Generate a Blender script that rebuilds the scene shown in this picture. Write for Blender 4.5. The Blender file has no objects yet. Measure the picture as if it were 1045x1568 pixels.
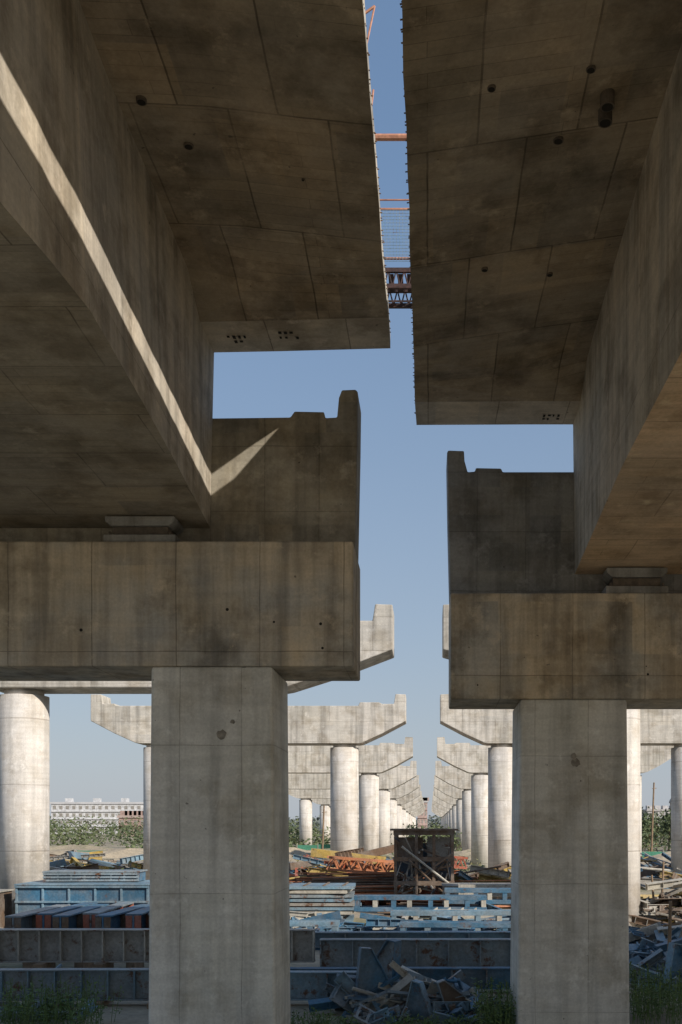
import bpy, math, random
from mathutils import Matrix, Vector, Euler
rnd = random.Random(7)
S = bpy.context.scene
COL = S.collection
GZ = -0.5   # ground level

# ---------------------------------------------------------------- materials
def newmat(name):
    m = bpy.data.materials.new(name); m.use_nodes = True
    nt = m.node_tree; b = nt.nodes['Principled BSDF']
    return m, nt, b
def N(nt, t, **kw):
    n = nt.nodes.new(t)
    for k, v in kw.items():
        if k in n.inputs: n.inputs[k].default_value = v
        else: setattr(n, k, v)
    return n
def mixc(nt, a, b, f, mode='MIX'):
    n = nt.nodes.new('ShaderNodeMix'); n.data_type = 'RGBA'; n.blend_type = mode
    for sock, v in ((n.inputs[0], f), (n.inputs[6], a), (n.inputs[7], b)):
        if hasattr(v, 'links'): nt.links.new(v, sock)
        elif isinstance(v, (int, float)): sock.default_value = v
        else: sock.default_value = (v[0], v[1], v[2], 1)
    return n.outputs[2]
def noise(nt, vec, scale, detail=5, rough=.6, mp=None):
    if mp:
        m = N(nt, 'ShaderNodeMapping'); m.inputs['Scale'].default_value = mp
        nt.links.new(vec, m.inputs[0]); vec = m.outputs[0]
    n = N(nt, 'ShaderNodeTexNoise'); n.inputs['Scale'].default_value = scale
    n.inputs['Detail'].default_value = detail; n.inputs['Roughness'].default_value = rough
    nt.links.new(vec, n.inputs['Vector']); return n.outputs[0]
def ramp(nt, f, p0, c0, p1, c1):
    r = N(nt, 'ShaderNodeValToRGB'); e = r.color_ramp.elements
    def c(v): return (v, v, v, 1) if isinstance(v, (int, float)) else (*v, 1)
    e[0].position = p0; e[0].color = c(c0); e[1].position = p1; e[1].color = c(c1)
    nt.links.new(f, r.inputs[0]); return r.outputs[0]
def brick(nt, vec, c1, c2, mo, pw, ph, off, jw):
    br = N(nt, 'ShaderNodeTexBrick'); br.offset = off; br.offset_frequency = 2; br.squash = 1
    nt.links.new(vec, br.inputs['Vector'])
    for k, c in (('Color1', c1), ('Color2', c2), ('Mortar', mo)): br.inputs[k].default_value = (*c, 1)
    br.inputs['Scale'].default_value = 1; br.inputs['Mortar Size'].default_value = jw; br.inputs['Mortar Smooth'].default_value = .4
    br.inputs['Brick Width'].default_value = pw; br.inputs['Row Height'].default_value = ph
    return br

def concrete(name, cA, cB, mode='xz', pw=2.4, ph=1.2, joint=.55, streak=.7, off=0.0, big=.35, stain=.6, panel=.85, jw=.008, patch=.5, plank=0):
    m, nt, b = newmat(name)
    tc = N(nt, 'ShaderNodeTexCoord'); v = tc.outputs['Object']
    sp = N(nt, 'ShaderNodeSeparateXYZ'); nt.links.new(v, sp.inputs[0])
    cb = N(nt, 'ShaderNodeCombineXYZ')
    ax = {'x': 0, 'y': 1, 'z': 2}
    w = noise(nt, v, .8, 2)
    for i in range(2):
        a = N(nt, 'ShaderNodeMath', operation='MULTIPLY_ADD'); nt.links.new(w, a.inputs[0]); a.inputs[1].default_value = .05
        nt.links.new(sp.outputs[ax[mode[i]]], a.inputs[2]); nt.links.new(a.outputs[0], cb.inputs[i])
    br = brick(nt, cb.outputs[0], (1, 1, 1), (panel, panel, panel * .96), (joint, joint * .97, joint * .93), pw, ph, off, jw)
    c = mixc(nt, cA, cB, ramp(nt, noise(nt, v, big, 4), .4, 0, .6, 1))
    mp = N(nt, 'ShaderNodeMapping'); mp.inputs['Location'].default_value = (.37, .21, 0); nt.links.new(cb.outputs[0], mp.inputs[0])
    b2 = brick(nt, mp.outputs[0], (1.14, 1.08, .98), (.70, .72, .76), (.90, .90, .90), pw * .62, ph * .47, .37, .004)
    c = mixc(nt, c, b2.outputs['Color'], ramp(nt, noise(nt, v, .7, 5, .6), .42, 0, .56, patch), 'MULTIPLY')
    if plank:
        b3 = brick(nt, cb.outputs[0], (1.06, 1.04, 1.0), (.84, .83, .81), (.55, .53, .50), 3.1, plank, .5, .005)
        c = mixc(nt, c, b3.outputs['Color'], ramp(nt, noise(nt, v, .45, 3), .42, .1, .58, .95), 'MULTIPLY')
    jf = ramp(nt, noise(nt, v, .9, 3), .35, .4, .6, 1)
    c = mixc(nt, c, br.outputs['Color'], jf, 'MULTIPLY')
    pl = noise(nt, cb.outputs[0], 1.0, 3, .5, (1.0, 7.0, 1))
    c = mixc(nt, c, ramp(nt, pl, .35, .9, .65, 1.06), .8, 'MULTIPLY')
    c = mixc(nt, c, ramp(nt, noise(nt, v, 1.1, 9, .64), .36, (stain, stain * .96, stain * .9), .52, 1.0), 1, 'MULTIPLY')
    c = mixc(nt, c, ramp(nt, noise(nt, v, 1.5, 6, .6, (2.2, 2.2, .14)), .34, streak, .56, 1.04), 1, 'MULTIPLY')
    c = mixc(nt, c, ramp(nt, noise(nt, v, 22, 8, .7), .3, .86, .7, 1.12), 1, 'MULTIPLY')
    c = mixc(nt, c, [min(.9, x * 1.35) for x in cA], ramp(nt, noise(nt, v, 2.0, 8, .72), .57, 0, .73, .65))
    c = mixc(nt, c, (.08, .07, .06), ramp(nt, noise(nt, v, 9, 2, .5), .755, 0, .775, .7))
    nt.links.new(c, b.inputs['Base Color'])
    b.inputs['Roughness'].default_value = .88
    bp = N(nt, 'ShaderNodeBump'); bp.inputs['Strength'].default_value = .4; bp.inputs['Distance'].default_value = .015
    ad = N(nt, 'ShaderNodeMath', operation='SUBTRACT'); nt.links.new(noise(nt, v, 7, 8, .65), ad.inputs[0]); nt.links.new(br.outputs['Fac'], ad.inputs[1])
    nt.links.new(ad.outputs[0], bp.inputs['Height']); nt.links.new(bp.outputs[0], b.inputs['Normal'])
    return m
def paint(name, col, rust=.5, rough=.55, rc=(.13, .06, .03), dust=.6):
    m, nt, b = newmat(name)
    v = N(nt, 'ShaderNodeTexCoord').outputs['Object']
    c = mixc(nt, col, [x * .6 for x in col], ramp(nt, noise(nt, v, .9, 4), .35, 0, .65, 1))
    c = mixc(nt, c, (.32, .30, .27), ramp(nt, noise(nt, v, 1.7, 6), .42, .06, .72, dust))
    p = .72 - rust * .35
    c = mixc(nt, c, rc, ramp(nt, noise(nt, v, 2.7, 10, .72), p, 0, p + .08, 1))
    c = mixc(nt, c, ramp(nt, noise(nt, v, 14, 6), .3, .7, .7, 1.15), 1, 'MULTIPLY')
    nt.links.new(c, b.inputs['Base Color']); b.inputs['Roughness'].default_value = rough
    bp = N(nt, 'ShaderNodeBump'); bp.inputs['Strength'].default_value = .3; bp.inputs['Distance'].default_value = .01
    nt.links.new(noise(nt, v, 12, 6), bp.inputs['Height']); nt.links.new(bp.outputs[0], b.inputs['Normal'])
    return m
def twotone(name, a, c2, scale, rough=.9, fine=8):
    m, nt, b = newmat(name)
    v = N(nt, 'ShaderNodeTexCoord').outputs['Object']
    c = mixc(nt, a, c2, ramp(nt, noise(nt, v, scale, 6), .38, 0, .62, 1))
    c = mixc(nt, c, ramp(nt, noise(nt, v, fine, 6), .3, .6, .7, 1.25), 1, 'MULTIPLY')
    nt.links.new(c, b.inputs['Base Color']); b.inputs['Roughness'].default_value = rough
    return m

M_COL = concrete('concrete_column', (.67, .655, .60), (.60, .58, .52), 'xz', 1.0, 2.4, .6, .76, 0, .3, .76, .94, patch=.22)
M_CAP = concrete('concrete_cap', (.61, .515, .38), (.50, .475, .42), 'xz', 1.35, 2.1, .52, .6, 0, .6, .6, .84, .010, patch=.9)
M_WALLL = concrete('concrete_upstand_olive', (.44, .395, .31), (.38, .355, .30), 'xz', .92, 1.1, .55, .7, 0, .5, .66, .86, patch=.7)
M_WALLR = concrete('concrete_upstand_grey', (.35, .35, .34), (.26, .265, .265), 'xz', .95, 1.15, .6, .66, 0, .5, .66, .86, patch=.6)
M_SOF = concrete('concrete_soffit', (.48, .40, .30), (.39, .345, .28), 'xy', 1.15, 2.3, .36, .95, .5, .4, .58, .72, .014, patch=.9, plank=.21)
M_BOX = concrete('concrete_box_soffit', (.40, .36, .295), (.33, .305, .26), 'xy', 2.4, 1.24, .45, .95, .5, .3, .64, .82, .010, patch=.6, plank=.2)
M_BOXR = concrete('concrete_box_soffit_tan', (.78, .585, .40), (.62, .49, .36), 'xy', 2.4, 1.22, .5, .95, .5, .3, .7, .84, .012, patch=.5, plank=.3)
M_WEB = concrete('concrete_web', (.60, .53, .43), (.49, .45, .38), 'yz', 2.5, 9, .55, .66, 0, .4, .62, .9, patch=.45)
M_RIB_LIT = concrete('concrete_rib_lit', (.66, .59, .50), (.55, .505, .44), 'xy', 1.3, 9, .45, .9, 0, .4, .65, .88, .012)  # lighter tone paints in the light reaching the end rib from outside
M_WHITE = concrete('pale_concrete', (.62, .58, .52), (.52, .485, .43), 'xz', 4.2, 1.25, .68, .66, .5, .12, .76, .84, .02, patch=.35)
M_WHITEC = concrete('pale_concrete_column', (.67, .63, .58), (.59, .55, .50), 'xz', 80, 2.5, .7, .8, 0, .2, .84, .92, .03, patch=.1)
M_DARK, _, b = newmat('dark_hole'); b.inputs['Base Color'].default_value = (.02, .018, .015, 1); b.inputs['Roughness'].default_value = 1
M_RUBBER = twotone('bearing_steel', (.10, .085, .07), (.16, .13, .10), 3)
M_BLUE = paint('blue_paint', (.045, .17, .29), .42, dust=.5)
M_LBLUE = paint('light_blue_paint', (.18, .32, .42), .4, dust=.55)
M_GBLUE = paint('grey_blue_paint', (.24, .31, .35), .5)
M_DBLUE = paint('navy_paint', (.03, .08, .15), .3, dust=.3)
M_RUST = paint('rusty_steel', (.18, .11, .065), .3, .85, (.24, .14, .075))
M_RED = paint('red_oxide_paint', (.50, .11, .045), .35, dust=.35)
M_ORG = paint('orange_paint', (.60, .21, .075), .3, dust=.3)
M_YEL = paint('yellow_paint', (.58, .40, .09), .4, dust=.4)
M_CREAM = paint('cream_paint', (.58, .54, .45), .35)
M_GREY = paint('grey_steel', (.38, .36, .32), .5)
M_WOOD = twotone('old_timber', (.32, .22, .14), (.20, .14, .09), 2)
M_LEAF = twotone('leaf_green', (.085, .15, .035), (.13, .20, .055), 1.6, .7)
M_TREE = twotone('tree_foliage', (.075, .105, .045), (.135, .16, .07), .12, .8, 1.2)
M_FAR = twotone('hazy_foliage', (.15, .18, .16), (.19, .21, .19), .03, .9, .3)  # distance haze mixed into the leaf colour
M_DRY = twotone('dry_brush', (.28, .23, .13), (.18, .18, .08), .2, .9, 2)

# ---------------------------------------------------------------- mesh builder
class MB:
    def __init__(s): s.v = []; s.f = []; s.m = []
    def add(s, vs, fs, mi=0, M=None):
        o = len(s.v)
        s.v += [tuple(M @ Vector(p)) if M else tuple(p) for p in vs]
        s.f += [tuple(i + o for i in f) for f in fs]; s.m += [mi] * len(fs)
    def box(s, c, d, mi=0, M=None):
        x, y, z = c; a, b, e = d[0] / 2, d[1] / 2, d[2] / 2
        vs = [(x - a, y - b, z - e), (x + a, y - b, z - e), (x + a, y + b, z - e), (x - a, y + b, z - e),
              (x - a, y - b, z + e), (x + a, y - b, z + e), (x + a, y + b, z + e), (x - a, y + b, z + e)]
        s.add(vs, [(3, 2, 1, 0), (4, 5, 6, 7), (0, 1, 5, 4), (1, 2, 6, 5), (2, 3, 7, 6), (3, 0, 4, 7)], mi, M)
    def b2(s, x0, x1, y0, y1, z0, z1, mi=0, M=None):
        s.box(((x0 + x1) / 2, (y0 + y1) / 2, (z0 + z1) / 2), (x1 - x0, y1 - y0, z1 - z0), mi, M)
    def cyl(s, p, q, r, n=10, mi=0, M=None, r2=None):
        p = Vector(p); q = Vector(q); d = (q - p).normalized(); r2 = r if r2 is None else r2
        u = d.orthogonal().normalized(); w = d.cross(u)
        vs = []
        for c, rr in ((p, r), (q, r2)):
            for i in range(n):
                a = 2 * math.pi * i / n; vs.append(c + (u * math.cos(a) + w * math.sin(a)) * rr)
        fs = [(i, (i + 1) % n, n + (i + 1) % n, n + i) for i in range(n)] + [tuple(range(n))[::-1], tuple(range(n, 2 * n))]
        s.add(vs, fs, mi, M)
    def prism(s, pts, y0, y1, mi=0, M=None):
        n = len(pts)
        vs = [(x, y0, z) for x, z in pts] + [(x, y1, z) for x, z in pts]
        fs = [tuple(range(n)), tuple(range(n, 2 * n))[::-1]] + [((i + 1) % n, i, n + i, n + (i + 1) % n) for i in range(n)]
        s.add(vs, fs, mi, M)
    def ibeam(s, L, H, W, t, st, mi=0, M=None, mi2=None):
        mi2 = mi if mi2 is None else mi2
        s.box((0, 0, 0), (L, t, H - 2 * t), mi, M)
        s.box((0, 0, H / 2 - t / 2), (L, W, t), mi, M); s.box((0, 0, -H / 2 + t / 2), (L, W, t), mi, M)
        if st:
            n = max(2, int(L / st))
            for i in range(n + 1):
                x = -L / 2 + .03 + (L - .06) * i / n
                for sg in (-1, 1):
                    s.box((x, sg * (W * .25 + t * .25), 0), (t * 1.1, W * .5 - t, H - 2 * t - .002), mi2, M)
    def leaves(s, c, r, n, size, rg, mi=0):
        for _ in range(n):
            d = Vector((rg.gauss(0, 1), rg.gauss(0, 1), rg.gauss(0, 1))).normalized() * (rg.random() ** .45)
            p = Vector((c[0] + d.x * r[0], c[1] + d.y * r[1], c[2] + d.z * r[2]))
            u = Vector((rg.gauss(0, 1), rg.gauss(0, 1), rg.gauss(0, .6))).normalized()
            w = u.cross(Vector((rg.gauss(0, 1), rg.gauss(0, 1), rg.gauss(0, 1)))).normalized()
            a = size * rg.uniform(.6, 1.3); b = a * .45
            s.add([p - u * a, p - w * b, p + u * a, p + w * b], [(0, 1, 2, 3)], mi)
    def obj(s, name, mats, bevel=0, parent=None, smooth=False):
        me = bpy.data.meshes.new(name); me.from_pydata(s.v, [], s.f)
        for m in mats: me.materials.append(m)
        me.polygons.foreach_set('material_index', s.m)
        if smooth: me.polygons.foreach_set('use_smooth', [len(p.vertices) == 4 for p in me.polygons])
        me.update()
        o = bpy.data.objects.new(name, me); COL.objects.link(o)
        if bevel:
            b = o.modifiers.new('bevel', 'BEVEL'); b.width = bevel; b.segments = 2; b.limit_method = 'ANGLE'; b.angle_limit = .6
        if parent: o.parent = parent
        return o
def empty(name):
    e = bpy.data.objects.new(name, None); COL.objects.link(e); return e
def TM(x, y, z, rx=0, ry=0, rz=0):
    return Matrix.Translation((x, y, z)) @ Euler((rx, ry, rz)).to_matrix().to_4x4()

# ---------------------------------------------------------------- near piers
def discs(name, pts, y, parent, rg, r=(.02, .045)):
    mb = MB()
    for x, z in pts:
        rr = rg.uniform(*r); mb.cyl((x, y + .02, z), (x, y - .003, z), rr, 9)
    mb.obj(name, [M_DARK], 0, parent)

def near_pier(x0, x1, cols, yf, yb, zc0, zc1, ywall, wall, wallmat, seed):
    rg = random.Random(seed); E = empty('bridge_pier')
    for (a, b) in cols:
        mb = MB(); yc0 = yf + .04
        w = .06
        vs = [(a - w, yc0, GZ - .3), (b + w, yc0, GZ - .3), (b + w, yc0 + 1.75, GZ - .3), (a - w, yc0 + 1.75, GZ - .3),
              (a, yc0, zc0 + .003), (b, yc0, zc0 + .003), (b, yc0 + 1.75, zc0 + .003), (a, yc0 + 1.75, zc0 + .003)]
        mb.add(vs, [(3, 2, 1, 0), (4, 5, 6, 7), (0, 1, 5, 4), (1, 2, 6, 5), (2, 3, 7, 6), (3, 0, 4, 7)])
        mb.obj('column', [M_COL], .05, E)
    mb = MB(); mb.b2(x0, x1, yf, yb, zc0, zc1); mb.obj('cap_beam', [M_CAP], .03, E)
    mb = MB(); mb.prism(wall, ywall, yb - .05); mb.obj('upstand_wall', [wallmat], .02, E)
    return E
PL = near_pier(-15.5, -1.23, [(-4.49, -2.53), (-14.2, -12.2)], 16.0, 17.7, 6.04, 8.05, 16.8,
    [(-15.4, 8.052), (-1.26, 8.052), (-1.22, 10.0), (-1.21, 10.80), (-1.25, 10.84), (-1.48, 10.83), (-1.53, 10.70), (-1.56, 10.37), (-1.76, 10.36), (-1.78, 10.46), (-2.28, 10.47), (-2.35, 10.37), (-4, 10.35), (-15.4, 10.33)], M_WALLL, 1)
PR = near_pier(.39, 27.0, [(1.70, 3.70), (14.2, 16.2)], 18.6, 20.3, 5.84, 7.82, 19.3,
    [(.40, 7.822), (27, 7.822), (27, 10.34), (1.42, 10.33), (1.39, 10.40), (.90, 10.41), (.88, 10.34), (.74, 10.33), (.68, 10.55), (.67, 10.74), (.36, 10.75), (.34, 10.70), (.36, 9.5)], M_WALLR, 2)
rg = random.Random(3)
discs('tie_hole', [(-2.5, 6.75), (-1.75, 6.72), (-1.72, 6.33), (-3.25, 6.95), (-5.6, 6.62)], 16.0, PL, rg, (.015, .033))
discs('tie_hole', [(-2.2, 9.6)], 16.8, PL, rg, (.01, .018))
discs('tie_hole', [(4.05, 6.45), (4.08, 6.3), (.9, 6.1)], 18.6, PR, rg, (.012, .025))
M_SPALL = twotone('spall', (.20, .175, .14), (.32, .29, .24), 9)
def spall(cx, cz, y, r, parent, seed):
    rg = random.Random(seed); n = 14
    pts = [(cx + math.cos(2 * math.pi * i / n) * r * rg.uniform(.7, 1.1), cz + math.sin(2 * math.pi * i / n) * r * rg.uniform(.7, 1.1)) for i in range(n)]
    mb = MB(); mb.prism(pts, y - .004, y + .03); mb.obj('spalled_patch', [M_SPALL], 0, parent)
spall(-3.35, 4.94, 16.035, .09, PL, 1); spall(-3.17, 5.15, 16.035, .04, PL, 2); spall(2.74, 4.65, 18.635, .09, PR, 3); spall(2.70, 4.78, 18.635, .06, PR, 4)
def bearing(x0, x1, y, z0, z1, parent):
    mb = MB(); h = z1 - z0
    mb.b2(x0, x1, y, y + .62, z0 + .002, z0 + h * .30, 0)
    mb.b2(x0 + .14, x1 - .14, y + .06, y + .56, z0 + h * .30, z0 + h * .62, 1)
    mb.prism([(x0 + .02, z0 + h * .98), (x0 + .02, z0 + h * .80), (x0 + .12, z0 + h * .63), (x1 - .12, z0 + h * .63), (x1 - .02, z0 + h * .80), (x1 - .02, z0 + h * .98)], y + .01, y + .6, 0)
    for xx in (x0 + .1, x1 - .1): mb.cyl((xx, y + .03, z0 + h * .3), (xx, y + .03, z0 + h * .42), .025, 6, 1)
    mb.obj('bridge_bearing', [M_WALLR, M_RUBBER], .012, parent)
bearing(-5.27, -4.10, 16.08, 8.05, 8.49, PL)
bearing(3.31, 4.49, 18.68, 7.82, 8.33, PR)

# ---------------------------------------------------------------- decks
def interp(tab, y):
    if y <= tab[0][0]: return tab[0][1]
    for (a, va), (b, vb) in zip(tab, tab[1:]):
        if y <= b: return va + (vb - va) * (y - a) / (b - a)
    return tab[-1][1]
def loft(secs, fm, mats, name, parent, yrib=1e9):
    mb = MB(); n = len(secs[0][1]); vs = []
    for y, pts in secs: vs += [(x, y, z) for x, z in pts]
    mb.add(vs, [])
    for k in range(len(secs) - 1):
        for i in range(n):
            j = (i + 1) % n; mb.f.append((k * n + i, k * n + j, (k + 1) * n + j, (k + 1) * n + i))
            mb.m.append(4 if (i in (1, 2) and secs[k][0] > yrib) else fm[i])
    mb.f.append(tuple(range(n))[::-1]); mb.m.append(0); e = (len(secs) - 1) * n; mb.f.append(tuple(range(e, e + n))); mb.m.append(0)
    return mb.obj(name, mats, 0, parent)
def sub(ys, step=.7):
    out = []
    for a, b in zip(ys, ys[1:]):
        k = max(1, int((b - a) / step)); out += [a + (b - a) * i / k for i in range(k)]
    return out + [ys[-1]]
REAR = -4.0
lift = lambda y: max(0, (9.5 - y)) * .02  # raises the deck edges out of view to move the sun strip up
DL = empty('added_shade_deck')
secs = []
for y in sub([REAR, 2, 8, 10, 12, 14.0, 14.9, 15.72, 15.76, 16.78]):
    xt = interp([(8, -3.45), (11, -3.58), (16, -3.63)], y); zs = interp([(14.9, 11.82), (15.74, 11.45)], y)
    xb = interp([(7.9, -3.42), (9.8, -3.40), (11.7, -3.45), (14, -3.56), (16.8, -3.70)], y)
    zb = interp([(6, 8.35), (7.9, 8.45), (9.8, 8.66), (11.7, 8.60), (14, 8.57), (16.8, 8.49)], y)
    eb = interp([(14.9, 11.56), (15.74, 11.52)], y); l = lift(y)
    xm = -2.55; zm = interp([(14.0, 11.77), (15.74, 11.47)], y)
    ex = -.66 + .006 * math.sin(y * 2.1) + .006 * math.sin(y * 5.3)
    secs.append((y, [(ex, eb + l + .22), (ex, eb + l), (xm, zm + l * .6), (xt, zs + l * .3), (xb, zb), (-9.4, zb), (-9.6, zs), (-12.6, 11.6), (-12.6, 11.82), (-9.6, 12.2), (xt, 12.2 + l * .3)]))
loft(secs, [0, 1, 1, 2, 3, 2, 1, 0, 0, 0, 0], [M_WEB, M_SOF, M_WEB, M_BOX, M_RIB_LIT], 'shade_box_girder', DL, 15.75)
DR = empty('added_shade_deck')
secs = []
for y in sub([REAR, 2, 8, 11, 14, 16.6, 17.4, 18.18, 18.22, 19.28]):
    xt = interp([(11.5, 2.63), (19.2, 2.78)], y); zs = interp([(17.3, 11.65), (18.2, 11.24)], y)
    xb = interp([(10.4, 2.62), (13.7, 2.65), (19.28, 2.81)], y); zb = interp([(10.4, 8.41), (13.7, 8.43), (19.3, 8.34)], y)
    eb = interp([(9, 11.20), (19.3, 11.23)], y); l = lift(y)
    xm = 1.9; zm = interp([(16.6, 11.54), (18.2, 11.24)], y)
    ex = -.26 + .006 * math.sin(y * 1.7) + .006 * math.sin(y * 4.7)
    secs.append((y, [(ex, eb + l + .29), (ex, eb + l), (xm, zm + l * .5), (xt, zs + l * .3), (xb, zb), (9.6, zb), (9.8, zs), (13.5, 11.4), (13.5, 11.62), (9.8, 12.1), (xt, 12.1 + l * .3)]))
loft(secs, [0, 1, 1, 2, 3, 2, 1, 0, 0, 0, 0], [M_WEB, M_SOF, M_WEB, M_BOXR, M_RIB_LIT], 'shade_box_girder', DR, 18.2)
D_SHADE = empty('added_shade_deck')  # extra deck out of view, added to keep sun off the near columns
secs = []
for y in (REAR, 19.28):
    secs.append((y, [(13.3, 11.95), (13.3, 11.7), (17, 11.7), (17.2, 8.4), (24, 8.4), (24.2, 11.7), (28, 11.7), (28, 11.95), (24, 12.2), (17, 12.2)]))
loft(secs, [0, 1, 2, 3, 2, 1, 0, 0, 0, 0], [M_WEB, M_SOF, M_WEB, M_BOXR], 'shade_box_girder', D_SHADE)
mb = MB()
mb.prism([(-.235, 11.515), (.05, 11.53), (.05, 11.95), (-.235, 11.95)], 15.15, 19.2)
mb.add([(-.235, 14.3, 11.50), (.05, 14.3, 11.52), (.05, 15.15, 11.95), (-.235, 15.15, 11.95), (-.235, 15.15, 11.50), (.05, 15.15, 11.52)], [(0, 1, 2, 3), (0, 3, 4), (1, 5, 2), (0, 4, 5, 1)])
mb.obj('light_block_kerb', [M_WEB], 0, DR)  # hidden kerb, added and tapered to end the sun strip in a wedge
for D, xx, sg, zz, y1 in ((DL, -.66, 1, 11.66, 16.7), (DR, -.26, -1, 11.36, 19.2)):
    mb = MB(); y = 6.0
    while y < y1:
        l = rnd.uniform(.008, .03); z = zz + lift(y) + rnd.uniform(-.07, .05)
        mb.cyl((xx - sg * .05, y, z), (xx + sg * l, y, z - .01), .008, 5); y += rnd.uniform(.07, .16)
    mb.obj('rebar_stubs', [M_RUST], 0, D)
def drain(x, y, z, D, r=.05, l=.03):
    mb = MB(); n = 16
    mb.cyl((x, y, z + .15), (x, y, z - l), r, n, 0); mb.cyl((x, y, z - l - .001), (x, y, z - l - .004), r * .78, n, 1)
    mb.obj('drain_pipe', [M_RUBBER, M_DARK], 0, D)
for x, y in ((-3.30, 11.4), (-2.94, 12.15)): drain(x, y, 11.78, DL, .06, .015)
drain(-1.6, 12.6, 11.68, DL, .02)
for x, y, r in ((.66, 10.6, .045), (1.71, 10.55, .05), (1.5, 11.6, .06), (.78, 14.1, .045), (1.75, 14.5, .045)): drain(x, y, 11.19 + (x + .26) * .157, DR, r, .012)
for x, y, r in ((1.96, 10.97, .08), (1.98, 11.22, .08)): drain(x, y, 11.5, DR, r, .1)
rg = random.Random(9)
for (x0, y0, z, D) in ((-3.3, 16.2, 11.447, 0), (-2.45, 16.1, 11.463, 0), (2.15, 18.8, 11.232, 1)):
    mb = MB()
    for i in range(4):
        for j in range(2):
            if rg.random() < .8: mb.b2(x0 + i * .09, x0 + i * .09 + rg.uniform(.03, .06), y0 + j * .16, y0 + j * .16 + rg.uniform(.04, .1), z - .008, z)
    mb.obj('stencil_mark', [M_DARK], 0, DR if D else DL)

# ---------------------------------------------------------------- far piers
def far_pier(sg, y, dz, cols, tip, other, r=.9):
    E = empty('bridge_pier'); zb = 8.6 + dz * 1.1; zt = 11.1 + dz; d = 1.9
    xi = lambda t: sg * t
    c0 = cols[0] - r * 1.05; c1 = cols[-1] + r * 1.05
    pts = [(tip, zt - 1.08), ((tip + c0) * .5, zb + .62), (c0 - .25, zb + .04), (c0, zb), (c1, zb), (c1 + .25, zb + .04), ((other + c1) * .5, zb + .62), (other, zt - 1.08),
           (other, zt + .6), (other - .65, zt + .6), (other - .75, zt), (other - 1.5, zt + .02), (other - 1.6, zt - .12), (tip + 3.0, zt - .12), (tip + 2.9, zt + .1), (tip + 1.7, zt + .1), (tip + 1.5, zt), (tip + .75, zt), (tip + .65, zt + .62), (tip, zt + .6)]
    pts = [(xi(a), b) for a, b in pts]
    if sg < 0: pts = pts[::-1]
    mb = MB(); mb.prism(pts, y - d / 2, y + d / 2); mb.obj('cap_beam', [M_WHITE], .04 if y < 70 else 0, E)
    for c in cols:
        mb = MB(); mb.cyl((xi(c), y, GZ - .2), (xi(c), y, zb - .22), r, 36); mb.cyl((xi(c), y, zb - .22), (xi(c), y, zb - .002), r * .8, 24)
        mb.obj('column', [M_WHITEC], 0, E, True)
ys = [38.1, 63.8, 89.7, 115, 140, 166, 192, 218, 244, 270, 300, 330]
dzs = [0, 0, -.45, -.95, -1.35, -1.65, -1.9, -2.1, -2.2, -2.3, -2.4, -2.4]
for i, (y, dz) in enumerate(zip(ys, dzs)):
    if i == 0:
        far_pier(-1, y, dz, [6.5, 15.5], 1.38, 20.3); far_pier(1, y, dz, [7.15, 16.3], .5, 20.4)
    else:
        far_pier(-1, y, dz, [5.45, 17.4], 1.5, 21.4); far_pier(1, y, dz, [4.65, 16.4 if i == 1 else 18.2], .68, 20.5 if i == 1 else 21.9)

# ---------------------------------------------------------------- gantry crane over the far caps
G = empty('gantry_crane')
mb = MB(); y = 38.1
for xx in (-9.6, 8.6):
    for yy in (y - .7, y + .7): mb.cyl((xx, yy, 10.9), (xx, yy, 30.0), .13, 8)
    for k in range(9):
        z = 11.3 + k * 2; mb.cyl((xx, y - .7, z), (xx, y + .7, z + 2), .06, 6); mb.cyl((xx, y - .7, z), (xx, y + .7, z), .06, 6)
mb.obj('gantry_legs', [M_ORG], 0, G)
M_TRUSS = twotone('dark_truss_steel', (.035, .025, .025), (.07, .035, .03), 2)
M_GOR = twotone('gantry_orange_paint', (.52, .25, .15), (.42, .19, .12), 2, .6)
mb = MB()
for yy in (y - .7, y + .7):
    for z in (23.7, 24.3): mb.b2(-11, 10, yy - .06, yy + .06, z - .08, z + .08)
    for k in range(70):
        x = -11 + k * .3; mb.cyl((x, yy, 23.7), (x + .15, yy, 24.3), .03, 5); mb.cyl((x + .15, yy, 24.3), (x + .3, yy, 23.7), .03, 5)
for k in range(60): mb.b2(-11 + k * .35, -10.8 + k * .35, y - .63, y + .63, 24.18, 24.21)
mb.b2(-11, 10, y - .75, y - .70, 23.1, 23.16)
mb.obj('truss_girder', [M_TRUSS], 0, G)
mb = MB()
for z, r in ((29.3, .12), (26.95, .03), (26.6, .045), (24.75, .05)): mb.cyl((-11, y - .7, z), (10, y - .7, z), r, 8)
for a, b_ in (((-2.2, 30.4), (-2.5, 32.4)), ((-2.5, 32.9), (-2.1, 34.8)), ((-2.3, 30.2), (-2.15, 31.6))): mb.cyl((a[0], y, a[1]), (b_[0], y, b_[1]), .04, 6)
mb.cyl((-9.6, y, 29.5), (-2.1, y, 34.8), .05, 6); mb.cyl((-9.6, y, 29.5), (-2.3, y, 30.2), .05, 6)
mb.obj('upper_frame', [M_GOR], 0, G)
mb = MB()
for i in range(26): mb.cyl((-2.2 + i * .12, y - .78, 24.6), (-2.2 + i * .12, y - .78, 26.5), .009, 4)
for i in range(17): mb.cyl((-2.2, y - .78, 24.6 + i * .12), (.9, y - .78, 24.6 + i * .12), .009, 4)
mb.obj('safety_net', [M_LBLUE], 0, G)

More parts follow.
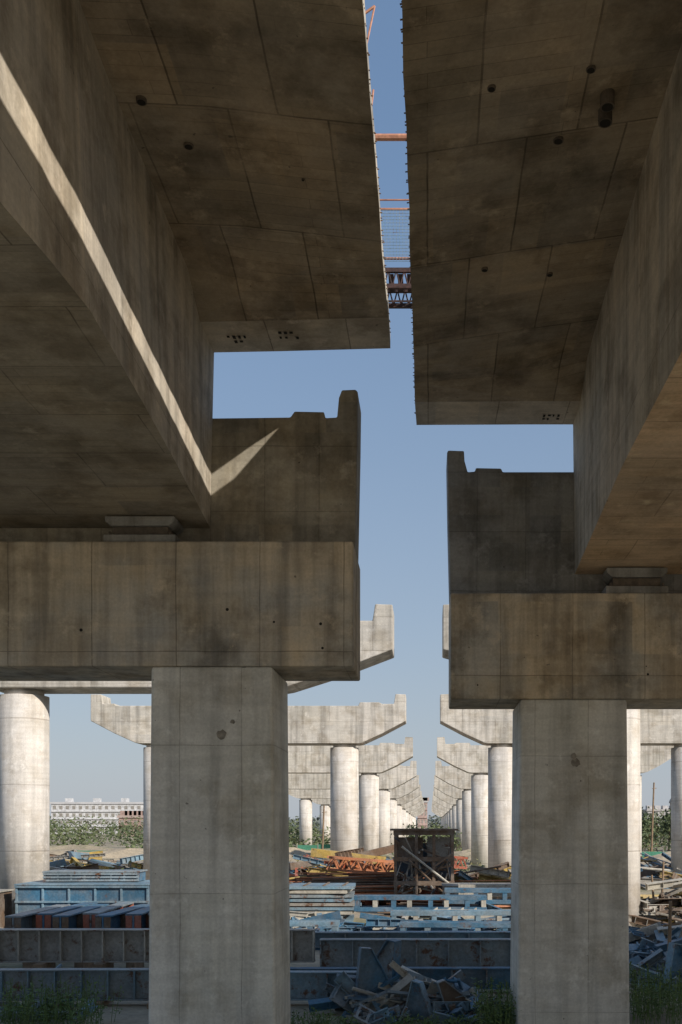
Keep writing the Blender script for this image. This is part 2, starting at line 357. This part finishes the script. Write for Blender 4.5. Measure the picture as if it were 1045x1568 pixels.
# ---------------------------------------------------------------- steel yard
PAL = [M_BLUE, M_LBLUE, M_RUST, M_RED, M_YEL, M_CREAM, M_GREY, M_GBLUE, M_DBLUE, M_ORG]
BL, LB, RU, RE, YE, CR, GR, GB, DB, OR = range(10)
def girder(x0, x1, y, z0, z1, w, mi, mi2=None, st=.6, rz=0, t=.03, name='steel_girder'):
    mb = MB(); L = x1 - x0
    mb.ibeam(L, z1 - z0, w, t, st, mi, TM((x0 + x1) / 2, y, (z0 + z1) / 2, 0, 0, rz), mi2); return mb.obj(name, PAL, .004)
def sleepers(x0, x1, y, z1, n):
    mb = MB()
    for i in range(n):
        x = x0 + (x1 - x0) * (i + .5) / n; mb.b2(x - .12, x + .12, y - .45, y + .45, GZ - .02, z1 - .003)
    mb.obj('timber_sleepers', [M_WOOD], .01)
girder(-10.6, -5.3, 22.0, -.38, .30, .30, GB, LB, .55, .012); girder(-5.2, -1.25, 22.05, -.38, .24, .30, LB, GB, .8, -.01); sleepers(-10.4, -1.6, 22, -.38, 7)
girder(-12.5, -2.9, 25.2, .02, .84, .34, GR, CR, .52); sleepers(-12, -3, 25.2, .02, 6)
girder(-12.5, -3.1, 25.9, .10, .70, .3, GB, RU, .7)
girder(-2.75, 2.9, 25.0, -.22, .62, .34, GB, GB, .75); sleepers(-2.5, 2.8, 25, -.22, 5)
girder(-3.6, 2.2, 23.6, -.40, .10, .3, BL, GB, .8, .015)
girder(-13.5, -5.2, 27.4, .20, .62, .3, LB, BL, 1.0); sleepers(-13, -6, 27.4, .2, 5)
girder(-3.5, 3.4, 27.6, .1, .52, .3, LB, GB, 1.1, .02); sleepers(-3, 3, 27.6, .1, 4)
for i in range(7):
    x = -12.0 + i * .66; mb = MB()
    mb.ibeam(4.2, .62, .46, .05, 1.2, BL if i % 3 else GB, TM(x, 31.0 + rnd.uniform(-.35, .35), .55 + rnd.uniform(0, .05), 0, 0, math.pi / 2 + rnd.uniform(-.05, .05)), RE if i % 2 else RU)
    mb.obj('steel_girder', PAL, .004)
sleepers(-12.4, -7.6, 29.6, .24, 4)
def form_box(x0, x1, y0, y1, z0, z1, mi, mi2, nr, name='steel_formwork_box', rz=0):
    M = TM((x0 + x1) / 2, (y0 + y1) / 2, 0, 0, 0, rz); a = (x1 - x0) / 2; b = (y1 - y0) / 2; mb = MB()
    mb.b2(-a, a, -b, b, z0, z1, mi, M)
    for i in range(nr + 1):
        x = -a + 2 * a * i / nr; mb.b2(x - .035, x + .035, -b - .07, -b - .001, z0 + .01, z1 - .01, mi2, M)
    for z in (z0 + .05, (z0 + z1) / 2, z1 - .05): mb.b2(-a - .05, a + .05, -b - .11, -b - .072, z - .035, z + .035, mi2, M)
    mb.b2(-a - .06, a + .06, -b - .12, b + .06, z1 + .001, z1 + .05, mi2, M); mb.obj(name, PAL, .006)
form_box(-14.5, -9.9, 35, 37.5, .2, 1.35, BL, LB, 5); sleepers(-14, -10, 35.6, .2, 4)
form_box(-13.9, -10.6, 36, 37.2, 1.42, 1.75, BL, GB, 7, rz=.05)
form_box(-18.5, -15.1, 34, 36, -.3, 1.1, RU, CR, 6)
form_box(-16.9, -14.9, 32, 33.5, -.4, .7, BL, DB, 4)
def ladder(x0, x1, y, z0, z1, mi, mi2, n, rz=0, w=.5):
    M = TM((x0 + x1) / 2, y, 0, 0, 0, rz); a = (x1 - x0) / 2; mb = MB()
    for yy in (-w / 2, w / 2):
        mb.b2(-a, a, yy - .09, yy + .09, z0, z0 + .16, mi, M); mb.b2(-a, a, yy - .09, yy + .09, z1 - .16, z1, mi, M)
    for i in range(n + 1):
        x = -a + .12 + (2 * a - .24) * i / n + (rnd.uniform(-.08, .08) if 0 < i < n else 0)
        mb.b2(x - .09, x + .09, -w / 2 - .07, w / 2 + .07, z0 + .161, z1 - .161, mi2 if i % 2 else mi, M)
    mb.obj('steel_frame', PAL, .005)
ladder(-2.9, 2.2, 38.5, .15, .75, BL, CR, 7); ladder(.6, 4.3, 39.6, .35, .95, BL, CR, 6, -.04); ladder(-1.4, 4.1, 35.8, -.15, .4, LB, CR, 7, .03); ladder(-1.0, 4.4, 33.4, -.3, .22, BL, GB, 6, -.05)
ladder(-3.2, 1.2, 31.2, -.35, .12, BL, LB, 5, .06); ladder(1.2, 5, 41.5, .5, 1.0, CR, YE, 5); ladder(-8, -3, 33, -.3, .3, LB, BL, 6)
form_box(.6, 3.6, 43, 45, .0, .8, CR, GR, 9)
mb = MB(); z = GZ
for i in range(9):
    h = .12; mi = (LB, GB, CR, LB, GR)[i % 5]
    mb.box((0, 0, z + h / 2), (3.2 + rnd.uniform(-.5, .3), 2.4, h), mi, TM(-4.7 + rnd.uniform(-.25, .25), 41.5, 0, 0, 0, rnd.uniform(-.06, .06))); z += h + .05
    for k in range(4): mb.box((-1.2 + k * .8, 0, z - .025), (.08, 2.2, .048), RU, TM(-4.7, 41.5, 0))
mb.obj('steel_plate_stack', PAL, .004)
mb = MB(); x0, x1, y0, y1, z0, z1 = -1.55, 1.05, 45.5, 47.8, GZ, 3.2
for z in (z0 + .1, .8, 1.9, z1 - .1):
    for yy in (y0, y1): mb.b2(x0 - .1, x1 + .1, yy - .09, yy + .09, z - .1, z + .1, RU)
    for xx in (x0, x1): mb.b2(xx - .075, xx + .075, y0 + .091, y1 - .091, z - .09, z + .09, RU)
for xx in (x0, -.6, .2, x1):
    for yy in (y0, y1): mb.b2(xx - .07, xx + .07, yy - .07, yy + .07, z0, z1 - .2, RU)
mb.b2(x0 - .25, x1 + .25, y0 - .2, y1 + .2, z1 + .003, z1 + .09, RU)
mb.b2(x0, x1, y1 - .3, y1 - .25, 1.0, 2.6, DB); mb.b2(x0 + .1, -.3, y0 + .3, y0 + .34, 1.95, 2.9, RU); mb.b2(-.1, x1 - .1, y0 + .6, y0 + .64, 2.0, 2.9, GR)
for k in range(70):
    p = (rnd.uniform(x0, x1), rnd.uniform(y0 - .4, y1), rnd.uniform(.2, 3.0)); q = (rnd.uniform(x0, x1), rnd.uniform(y0 - .4, y1), rnd.uniform(.2, 2.9)); mb.cyl(p, q, rnd.uniform(.02, .06), 6, rnd.choice((RU, RU, GR, GR, DB, CR)))
mb.obj('rusty_steel_frame', PAL)
def heap(name, cx, cy, rx, ry, h, n, mix, seed, L=(.8, 2.6), hs=(.12, .34), flat=.25, base=GZ):
    rg = random.Random(seed); mb = MB()
    for k in range(n):
        a = rg.uniform(0, 2 * math.pi); q = math.sqrt(rg.random()); x = cx + rx * q * math.cos(a); y = cy + ry * q * math.sin(a)
        z = base + h * (1 - q * .75) * rg.uniform(.1, 1); l = rg.uniform(*L); H = rg.uniform(*hs)
        M = TM(x, y, z, rg.uniform(-.9, .9) * flat * 2, rg.gauss(0, flat), rg.choice((0, 0, math.pi / 2, rg.uniform(0, 3.1))) + rg.gauss(0, .2))
        mi = rg.choice(mix); mi2 = mi if rg.random() < .7 else rg.choice(mix); t = rg.random()
        if t < .42: mb.ibeam(l, H, H * .8, .022, rg.choice((0, .4, .6)), mi, M, mi2)
        elif t < .6:
            mb.box((0, 0, 0), (l, .02, H), mi, M); mb.box((0, H * .25, H / 2 + .011), (l, H * .5, .02), mi, M); mb.box((0, H * .25, -H / 2 - .011), (l, H * .5, .02), mi, M)
        elif t < .78:
            w = H * 2.2; mb.box((0, 0, 0), (l * .7, w, .02), mi, M)
            for i in range(4): mb.box((-l * .3 + i * l * .2, 0, .045), (.03, w, .07), mi2, M)
        elif t < .88: mb.cyl((-l / 2, 0, 0), (l / 2, 0, 0), H * .22, 9, mi, M)
        else:
            for s_ in (-1, 1): mb.box((0, s_ * H, 0), (l, .06, .06), mi, M)
            for i in range(5): mb.box((-l * .45 + i * l * .225, 0, 0), (.05, H * 2 - .062, .05), mi2, M)
    return mb.obj(name, PAL)
def rods(cx, cy, z, L, n, spread, h, rz, mix, seed):
    rg = random.Random(seed); mb = MB(); M = TM(cx, cy, z, 0, 0, rz)
    for k in range(n):
        q = rg.uniform(-1, 1); y = q * spread; zz = rg.uniform(0, h) * (1 - abs(q) * .7); o = rg.uniform(-.5, .5)
        mb.cyl((-L / 2 + o, y + rg.gauss(0, .15), zz + rg.gauss(0, .06)), (L / 2 + o, y + rg.gauss(0, .15), zz + rg.gauss(0, .06)), .03, 5, rg.choice(mix), M)
    mb.obj('rebar_bundle', PAL)
def bracket(x, y, z, s_, rz, ry, mi, mi2):
    mb = MB(); M = TM(x, y, z, 0, ry, rz)
    mb.prism([(0, 0), (1.0 * s_, 0), (.25 * s_, 1.1 * s_), (0, 1.1 * s_)], -.015, .015, mi, M)
    for a, b_ in (((0, 0), (s_, 0)), ((s_, 0), (.25 * s_, 1.1 * s_)), ((.25 * s_, 1.1 * s_), (0, 1.1 * s_)), ((0, 1.1 * s_), (0, 0))):
        dx, dz = b_[0] - a[0], b_[1] - a[1]; L = math.hypot(dx, dz)
        mb.box((0, 0, 0), (L, .2, .025), mi2, M @ TM((a[0] + b_[0]) / 2, 0, (a[1] + b_[1]) / 2, 0, -math.atan2(dz, dx), 0))
    mb.obj('steel_bracket', PAL)
bracket(-1.55, 21.0, -.10, .9, .3, .1, BL, BL); bracket(-.75, 21.3, -.1, 1.0, 2.4, -.1, GB, BL); bracket(-.5, 20.5, -.45, .7, -.4, .25, BL, LB); bracket(.35, 20.6, -.4, .6, .2, -.3, RU, GB)
bracket(5.6, 23.6, -.3, .9, .5, .2, BL, LB); bracket(-9.6, 20.4, -.4, .7, 1.2, .1, GB, LB)
heap('scrap_steel_pile', -.4, 21.4, 1.5, .9, 1.05, 60, [BL, BL, GB, LB, GB, LB, CR], 11, (.6, 1.8), (.12, .3), .42)
heap('scrap_steel_pile', .8, 20.4, .8, .6, .5, 24, [BL, RU, LB, BL, GB], 12, (.5, 1.1), (.12, .26), .4)
heap('scrap_steel_pile', -.9, 19.9, .7, .4, .35, 16, [BL, LB, GB], 41, (.4, 1.0), (.1, .22), .4)
heap('scrap_steel_pile', -8.6, 20.9, 1.9, .6, .3, 22, [GB, BL, RU, LB], 13, (.5, 1.6), (.08, .2), .3)
heap('scrap_steel_pile', -9.6, 23.6, 1.8, .5, .6, 30, [GR, GB, LB, CR], 14, (.5, 1.7), (.06, .18), .3)
heap('scrap_steel_pile', 6.4, 24.6, 1.6, 1.6, 1.25, 60, [BL, LB, BL, GB, LB], 15, (.6, 1.9), (.14, .32), .35)
heap('scrap_steel_pile', 7.0, 27.6, 1.8, 1.4, 1.1, 50, [BL, LB, BL, LB], 42, (.6, 1.9), (.14, .32), .25)
heap('scrap_steel_pile', 10.0, 38.5, 2.6, 2.2, 2.2, 120, [RU, RU, GR, GR, CR, YE], 16, (1, 3.4), (.12, .3), .18)
heap('scrap_steel_pile', 7.2, 30.5, 2.2, 2, 1.0, 60, [BL, LB, BL, GR, CR], 17, (.8, 2.4))
heap('scrap_steel_pile', -1.5, 34, 4, 2.5, .75, 75, [BL, LB, CR, BL, BL], 18, (1, 3), (.14, .3), .12)
heap('scrap_steel_pile', 1.5, 37.5, 3.4, 2, 1.0, 60, [BL, LB, CR, BL, CR], 31, (1, 3), (.14, .3), .12)
heap('scrap_steel_pile', -3.4, 54, 5.0, 3.0, 2.9, 170, [RE, OR, OR, RU, YE, BL, RE], 19, (1.6, 5), (.15, .4), .16)
heap('scrap_steel_pile', -2.6, 48.8, 3.4, 1.6, 1.9, 80, [RE, OR, RE, RU, OR], 43, (1.6, 4), (.15, .36), .14)
rods(-3.6, 47, .2, 4.5, 90, 1.0, 1.1, .12, [OR, RU, RU, OR], 61); rods(.3, 43.6, GZ, 4.0, 70, .8, 1.0, -.2, [RU, RU, OR], 62); rods(2.6, 47.6, GZ, 3.6, 60, .8, 1.5, .2, [YE, OR, RU], 63)
heap('scrap_steel_pile', 2.3, 50.0, 2.6, 2.4, 2.4, 110, [YE, YE, CR, RU, YE, OR, BL], 20, (1.2, 3.6), (.14, .34), .2)
heap('scrap_steel_pile', 6, 56, 4, 4, 1.9, 90, [YE, CR, BL, RU, GR, BL], 21, (1.4, 4), (.14, .36), .2)
heap('scrap_steel_pile', -17.5, 48, 5, 4, 2.2, 160, [YE, RU, CR, YE, GR, RU], 22, (1.4, 4), (.14, .36), .2)
heap('scrap_steel_pile', -25, 56, 6, 4, 1.8, 100, [YE, RU, GR, BL, LB], 23, (1.4, 4), (.14, .36), .2)
heap('scrap_steel_pile', -9.5, 46, 4, 3, 1.4, 80, [LB, CR, BL, GB], 24, (1.4, 4), (.14, .36), .15)
heap('scrap_steel_pile', -6, 70, 7, 4, 2.0, 110, [RE, GR, YE, BL, LB, RU], 25, (2, 6), (.2, .5), .15)
heap('scrap_steel_pile', 13, 66, 8, 5, 2.2, 120, [RU, YE, CR, BL, GR], 26, (2, 6), (.2, .5), .18)
heap('scrap_steel_pile', -27, 78, 9, 5, 1.9, 110, [RU, YE, CR, LB, GR], 27, (2, 6), (.2, .5), .15)
heap('scrap_steel_pile', -16.2, 31.3, 1.6, 1.2, .9, 40, [BL, LB, GR, GB, CR], 28, (.8, 2), (.1, .3), .25)
heap('scrap_steel_pile', -5.5, 37.0, 2.6, 1.6, .9, 50, [BL, LB, CR, BL], 29, (1, 2.6), (.12, .3), .15)
heap('scrap_steel_pile', -11.5, 34, 3, 1.0, .95, 40, [BL, LB, BL, CR], 32, (1, 2.4), (.12, .26), .12)
def lattice(x0, x1, y, z, h, w, mi, rz=0, ry=0):
    mb = MB(); L = x1 - x0; M = TM((x0 + x1) / 2, y, z, 0, ry, rz)
    for yy in (-w / 2, w / 2):
        for zz in (0, h): mb.box((0, yy, zz), (L, .12, .12), mi, M)
        n = int(L / h)
        for i in range(n):
            a = -L / 2 + L * i / n; b_ = a + L / n; mb.cyl((a, yy, 0), ((a + b_) / 2, yy, h), .045, 5, mi, M); mb.cyl(((a + b_) / 2, yy, h), (b_, yy, 0), .045, 5, mi, M)
    for i in range(int(L)): mb.box((-L / 2 + i + .5, 0, h), (.08, w - .122, .08), mi, M)
    mb.obj('lattice_girder', PAL)
lattice(-5.2, -1.6, 50.5, 1.1, .6, 1.0, OR, .2, .08); lattice(-2, 2.2, 60, 1.0, .6, 1, RE, .2, .07)
for x, y, h, lx in ((9.3, 40, 1.9, .1), (8.9, 39.2, 1.4, -.15), (5.75, 24, 1.55, .06), (21.8, 98, 7.5, .3), (-12.6, 62, 3.2, .1), (-9.2, 85, 5, .2)):
    mb = MB(); mb.cyl((x, y, GZ - .1), (x + lx, y, GZ + h + .6), .055 * max(1, y / 50), 7, 0, None, .04 * max(1, y / 50)); mb.cyl((x + lx - .18, y, GZ + h), (x + lx + .25, y, GZ + h + .05), .03, 6); mb.obj('timber_pole', [M_WOOD])

# ---------------------------------------------------------------- ground
m, nt, b = newmat('ground_soil')
v = N(nt, 'ShaderNodeTexCoord').outputs['Object']
c = mixc(nt, (.42, .35, .25), (.31, .26, .19), ramp(nt, noise(nt, v, .25, 6), .4, 0, .6, 1))
c = mixc(nt, c, (.15, .165, .07), ramp(nt, noise(nt, v, .09, 8, .65), .52, 0, .62, .9))
c = mixc(nt, c, ramp(nt, noise(nt, v, 5, 8, .7), .3, .7, .7, 1.2), 1, 'MULTIPLY')
nt.links.new(c, b.inputs['Base Color']); b.inputs['Roughness'].default_value = 1
bp = N(nt, 'ShaderNodeBump'); bp.inputs['Strength'].default_value = .8; bp.inputs['Distance'].default_value = .06
nt.links.new(noise(nt, v, 3, 9, .7), bp.inputs['Height']); nt.links.new(bp.outputs[0], b.inputs['Normal'])
M_SOIL = m
mb = MB(); mb.add([(-3000, -1500, GZ), (3000, -1500, GZ), (3000, 4500, GZ), (-3000, 4500, GZ)], [(0, 1, 2, 3)]); mb.obj('ground', [M_SOIL])
def mound(cx, cy, rx, ry, h, seed):
    rg = random.Random(seed); mb = MB(); n = 26; vs = []; ph = [rg.uniform(0, 6) for _ in range(6)]
    for j in range(n + 1):
        for i in range(n + 1):
            a = i / n * 2 - 1; b_ = j / n * 2 - 1; q = max(0, 1 - a * a - b_ * b_)
            z = h * q * (1 + .3 * math.sin(a * 7 + ph[0]) * math.sin(b_ * 6 + ph[1]) + .12 * rg.uniform(-1, 1)); vs.append((cx + a * rx, cy + b_ * ry, GZ - .02 + z))
    mb.add(vs, [(j * (n + 1) + i, j * (n + 1) + i + 1, (j + 1) * (n + 1) + i + 1, (j + 1) * (n + 1) + i) for j in range(n) for i in range(n)]); mb.obj('dirt_mound', [M_SOIL])
mound(-36, 92, 22, 9, 1.8, 1); mound(-14, 104, 14, 7, 1.3, 2); mound(30, 85, 18, 8, 1.8, 3); mound(9, 110, 12, 8, 1.3, 4)

# ---------------------------------------------------------------- vegetation
rg = random.Random(21)
mb = MB()
for k in range(300):
    y = rg.uniform(125, 250); x = rg.uniform(-.62, .42) * y
    h = rg.uniform(1.0, 2.1) + (y - 125) * .011
    mb.leaves((x, y, GZ + h), (rg.uniform(2, 5), rg.uniform(2, 4), h * 1.05), 140, .33, rg)
for k in range(75):
    y = rg.uniform(140, 190); x = rg.uniform(.17, .40) * y; h = rg.uniform(3.2, 4.6)
    mb.cyl((x, y, GZ), (x + .2, y, GZ + h), .16, 6, 1, None, .08)
    for q in range(3): mb.leaves((x + rg.uniform(-1.5, 1.5), y + rg.uniform(-1, 1), GZ + h + rg.uniform(-1.2, .6)), (rg.uniform(1.4, 2.6), 2, rg.uniform(1.6, 2.8)), 110, .3, rg)
mb.obj('tree_line', [M_TREE, M_WOOD])
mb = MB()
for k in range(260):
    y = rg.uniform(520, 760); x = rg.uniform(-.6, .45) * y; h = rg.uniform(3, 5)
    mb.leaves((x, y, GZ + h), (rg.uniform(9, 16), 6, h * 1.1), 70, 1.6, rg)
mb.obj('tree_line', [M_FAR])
mb = MB()
for k in range(170):
    y = rg.uniform(66, 125); x = rg.uniform(-.6, .42) * y
    mb.leaves((x, y, GZ + .3), (rg.uniform(.8, 2.2), rg.uniform(.8, 2), rg.uniform(.4, 1.1)), 80, .16, rg, rg.choice((0, 1, 1)))
mb.obj('scrub_bushes', [M_TREE, M_DRY])
def weeds(cx, cy, rx, ry, h, n, seed):
    rg = random.Random(seed); mb = MB()
    for k in range(n):
        x = cx + rg.uniform(-rx, rx); y = cy + rg.uniform(-ry, ry); hh = h * rg.uniform(.35, 1)
        lx, ly = rg.uniform(-.15, .15), rg.uniform(-.15, .15)
        mb.cyl((x, y, GZ), (x + lx, y + ly, GZ + hh), .006, 4)
        for i in range(20):
            t = rg.uniform(.2, 1); p = Vector((x + lx * t + rg.gauss(0, .06), y + ly * t + rg.gauss(0, .06), GZ + hh * t))
            u = Vector((rg.gauss(0, 1), rg.gauss(0, 1), rg.gauss(.1, .5))).normalized(); w = u.cross(Vector((rg.gauss(0, .4), rg.gauss(0, .4), 1))).normalized()
            a = rg.uniform(.02, .055); mb.add([p, p + u * a - w * a * .4, p + u * a * 2, p + u * a + w * a * .4], [(0, 1, 2, 3)])
    mb.obj('weed_patch', [M_LEAF])
weeds(-7.4, 19.6, 1.1, .8, .95, 160, 1); weeds(-2.2, 19.3, .8, .4, .4, 60, 2); weeds(1.35, 19.4, .45, .8, .95, 110, 3); weeds(4.5, 20.4, .5, .9, 1.2, 110, 4); weeds(5.6, 21.5, .8, .6, .9, 90, 5); weeds(0, 19.2, .9, .3, .35, 60, 6)

# ---------------------------------------------------------------- far buildings and fence
def building(name, x0, x1, y, h, floors, bays, wallc, roofc, d=14, parap=.8):
    E = empty(name); mw = twotone('wall_' + name, wallc, [c * .9 for c in wallc], .1, .9, 1); mr = twotone('roof_' + name, roofc, [c * .85 for c in roofc], .2)
    mb = MB(); mb.b2(x0, x1, y, y + d, GZ, h); mb.obj('walls', [mw], 0, E)
    mb = MB(); mb.b2(x0 - .4, x1 + .4, y - .4, y + d + .4, h + .002, h + parap); mb.obj('roof', [mr], 0, E)
    mb = MB(); fh = (h - GZ) / floors; bw = (x1 - x0) / bays
    for f in range(floors):
        for i in range(bays):
            xc = x0 + (i + .5) * bw; z = GZ + f * fh + fh * .3; mb.b2(xc - bw * .24, xc + bw * .24, y - .05, y + .2, z, z + fh * .45)
    mb.obj('windows', [M_GREY], 0, E)
    mb = MB()
    for f in range(1, floors): mb.b2(x0, x1, y - .5, y - .003, GZ + f * fh - .12, GZ + f * fh + .12)
    for i in range(6): xx = x0 + (x1 - x0) * (i + .5) / 6; mb.b2(xx - 1.2, xx + 1.2, y + 3, y + 6, h + parap, h + parap + 1.6)
    mb.obj('ledges', [mw], 0, E)
building('apartment_building', -152, -84, 400, 11.6, 4, 26, (.60, .60, .60), (.55, .55, .56))
building('brick_house', -103, -94, 330, 5.6, 2, 4, (.38, .27, .23), (.45, .35, .31))
building('apartment_building', 92, 112, 420, 9.0, 3, 8, (.52, .50, .49), (.45, .43, .42))
building('brick_house', -5.5, -1.0, 460, 13.5, 4, 3, (.46, .34, .30), (.52, .50, .49), 8)
mb = MB(); mb.cyl((94, 380, GZ), (94, 380, 11.5), 2.2, 16)
for i in range(6):
    a0, a1 = i * math.pi / 12, (i + 1) * math.pi / 12; mb.cyl((94, 380, 11.5 + 2.6 * math.sin(a0)), (94, 380, 11.5 + 2.6 * math.sin(a1)), 2.6 * math.cos(a0), 16, 0, None, 2.6 * math.cos(a1) + .01)
mb.obj('water_tower', [M_GREY])
M_FENCE = twotone('green_net', (.06, .22, .14), (.08, .28, .19), .4)
for x0, x1, y in ((19, 60, 92), (-44, -27, 92), (-16, -6, 120)):
    mb = MB(); n = int((x1 - x0) / 2.5)
    for i in range(n):
        a = x0 + (x1 - x0) * i / n; mb.b2(a, a + .1, y - .05, y + .05, GZ, GZ + 1.7, 1); mb.b2(a + .1, a + (x1 - x0) / n, y - .01, y + .01, GZ + .1, GZ + 1.5 + rnd.uniform(-.08, .08))
    mb.obj('net_fence', [M_FENCE, M_GREY])

# ---------------------------------------------------------------- light
sv = Vector((1, -.8, .716)).normalized()
ld = bpy.data.lights.new('sun', 'SUN'); ld.energy = 4.9; ld.angle = math.radians(.5); ld.color = (1, .92, .82)
lo = bpy.data.objects.new('sun', ld); COL.objects.link(lo); lo.rotation_euler = (-sv).to_track_quat('-Z', 'Y').to_euler(); lo.location = (30, -30, 40)
w = bpy.data.worlds.new('World'); S.world = w; w.use_nodes = True; nt = w.node_tree
sk = nt.nodes.new('ShaderNodeTexSky'); sk.sky_type = 'NISHITA'; sk.sun_disc = False
sk.sun_elevation = math.asin(sv.z); sk.sun_rotation = math.atan2(sv.x, sv.y); sk.air_density = 1.1; sk.dust_density = 1.0; sk.ozone_density = 2.0
STR = .15
tc = nt.nodes.new('ShaderNodeTexCoord'); sp = nt.nodes.new('ShaderNodeSeparateXYZ'); nt.links.new(tc.outputs['Generated'], sp.inputs[0])
fr = nt.nodes.new('ShaderNodeValToRGB'); e = fr.color_ramp.elements
e[0].position = 0; e[0].color = (.92, .92, .92, 1); e[1].position = .6; e[1].color = (.45, .45, .45, 1)
el = e.new(.2); el.color = (.75, .75, .75, 1)
nt.links.new(sp.outputs[2], fr.inputs[0])
hr = nt.nodes.new('ShaderNodeValToRGB'); e = hr.color_ramp.elements
e[0].position = 0; e[0].color = (.43, .47, .53, 1); e[1].position = .55; e[1].color = (.19, .30, .48, 1)
el = e.new(.18); el.color = (.33, .40, .50, 1)
el = e.new(.34); el.color = (.26, .345, .475, 1)
nt.links.new(sp.outputs[2], hr.inputs[0])
hz = nt.nodes.new('ShaderNodeVectorMath'); hz.operation = 'SCALE'; hz.inputs['Scale'].default_value = 1 / STR; nt.links.new(hr.outputs[0], hz.inputs[0])
haze = mixc(nt, sk.outputs[0], hz.outputs[0], fr.outputs[0])
bg = nt.nodes['Background']; bg.inputs['Strength'].default_value = STR; nt.links.new(haze, bg.inputs[0])

cd = bpy.data.cameras.new('camera'); cd.lens = 35; cd.sensor_width = 36; cd.sensor_fit = 'AUTO'
cd.shift_x = -135.5 / 1568; cd.shift_y = 478 / 1568; cd.clip_end = 8000
co = bpy.data.objects.new('camera', cd); COL.objects.link(co); co.location = (0, 0, 3.5); co.rotation_euler = (math.pi / 2, 0, 0)
S.camera = co
S.view_settings.view_transform = 'Standard'; S.view_settings.look = 'None'; S.view_settings.exposure = 0
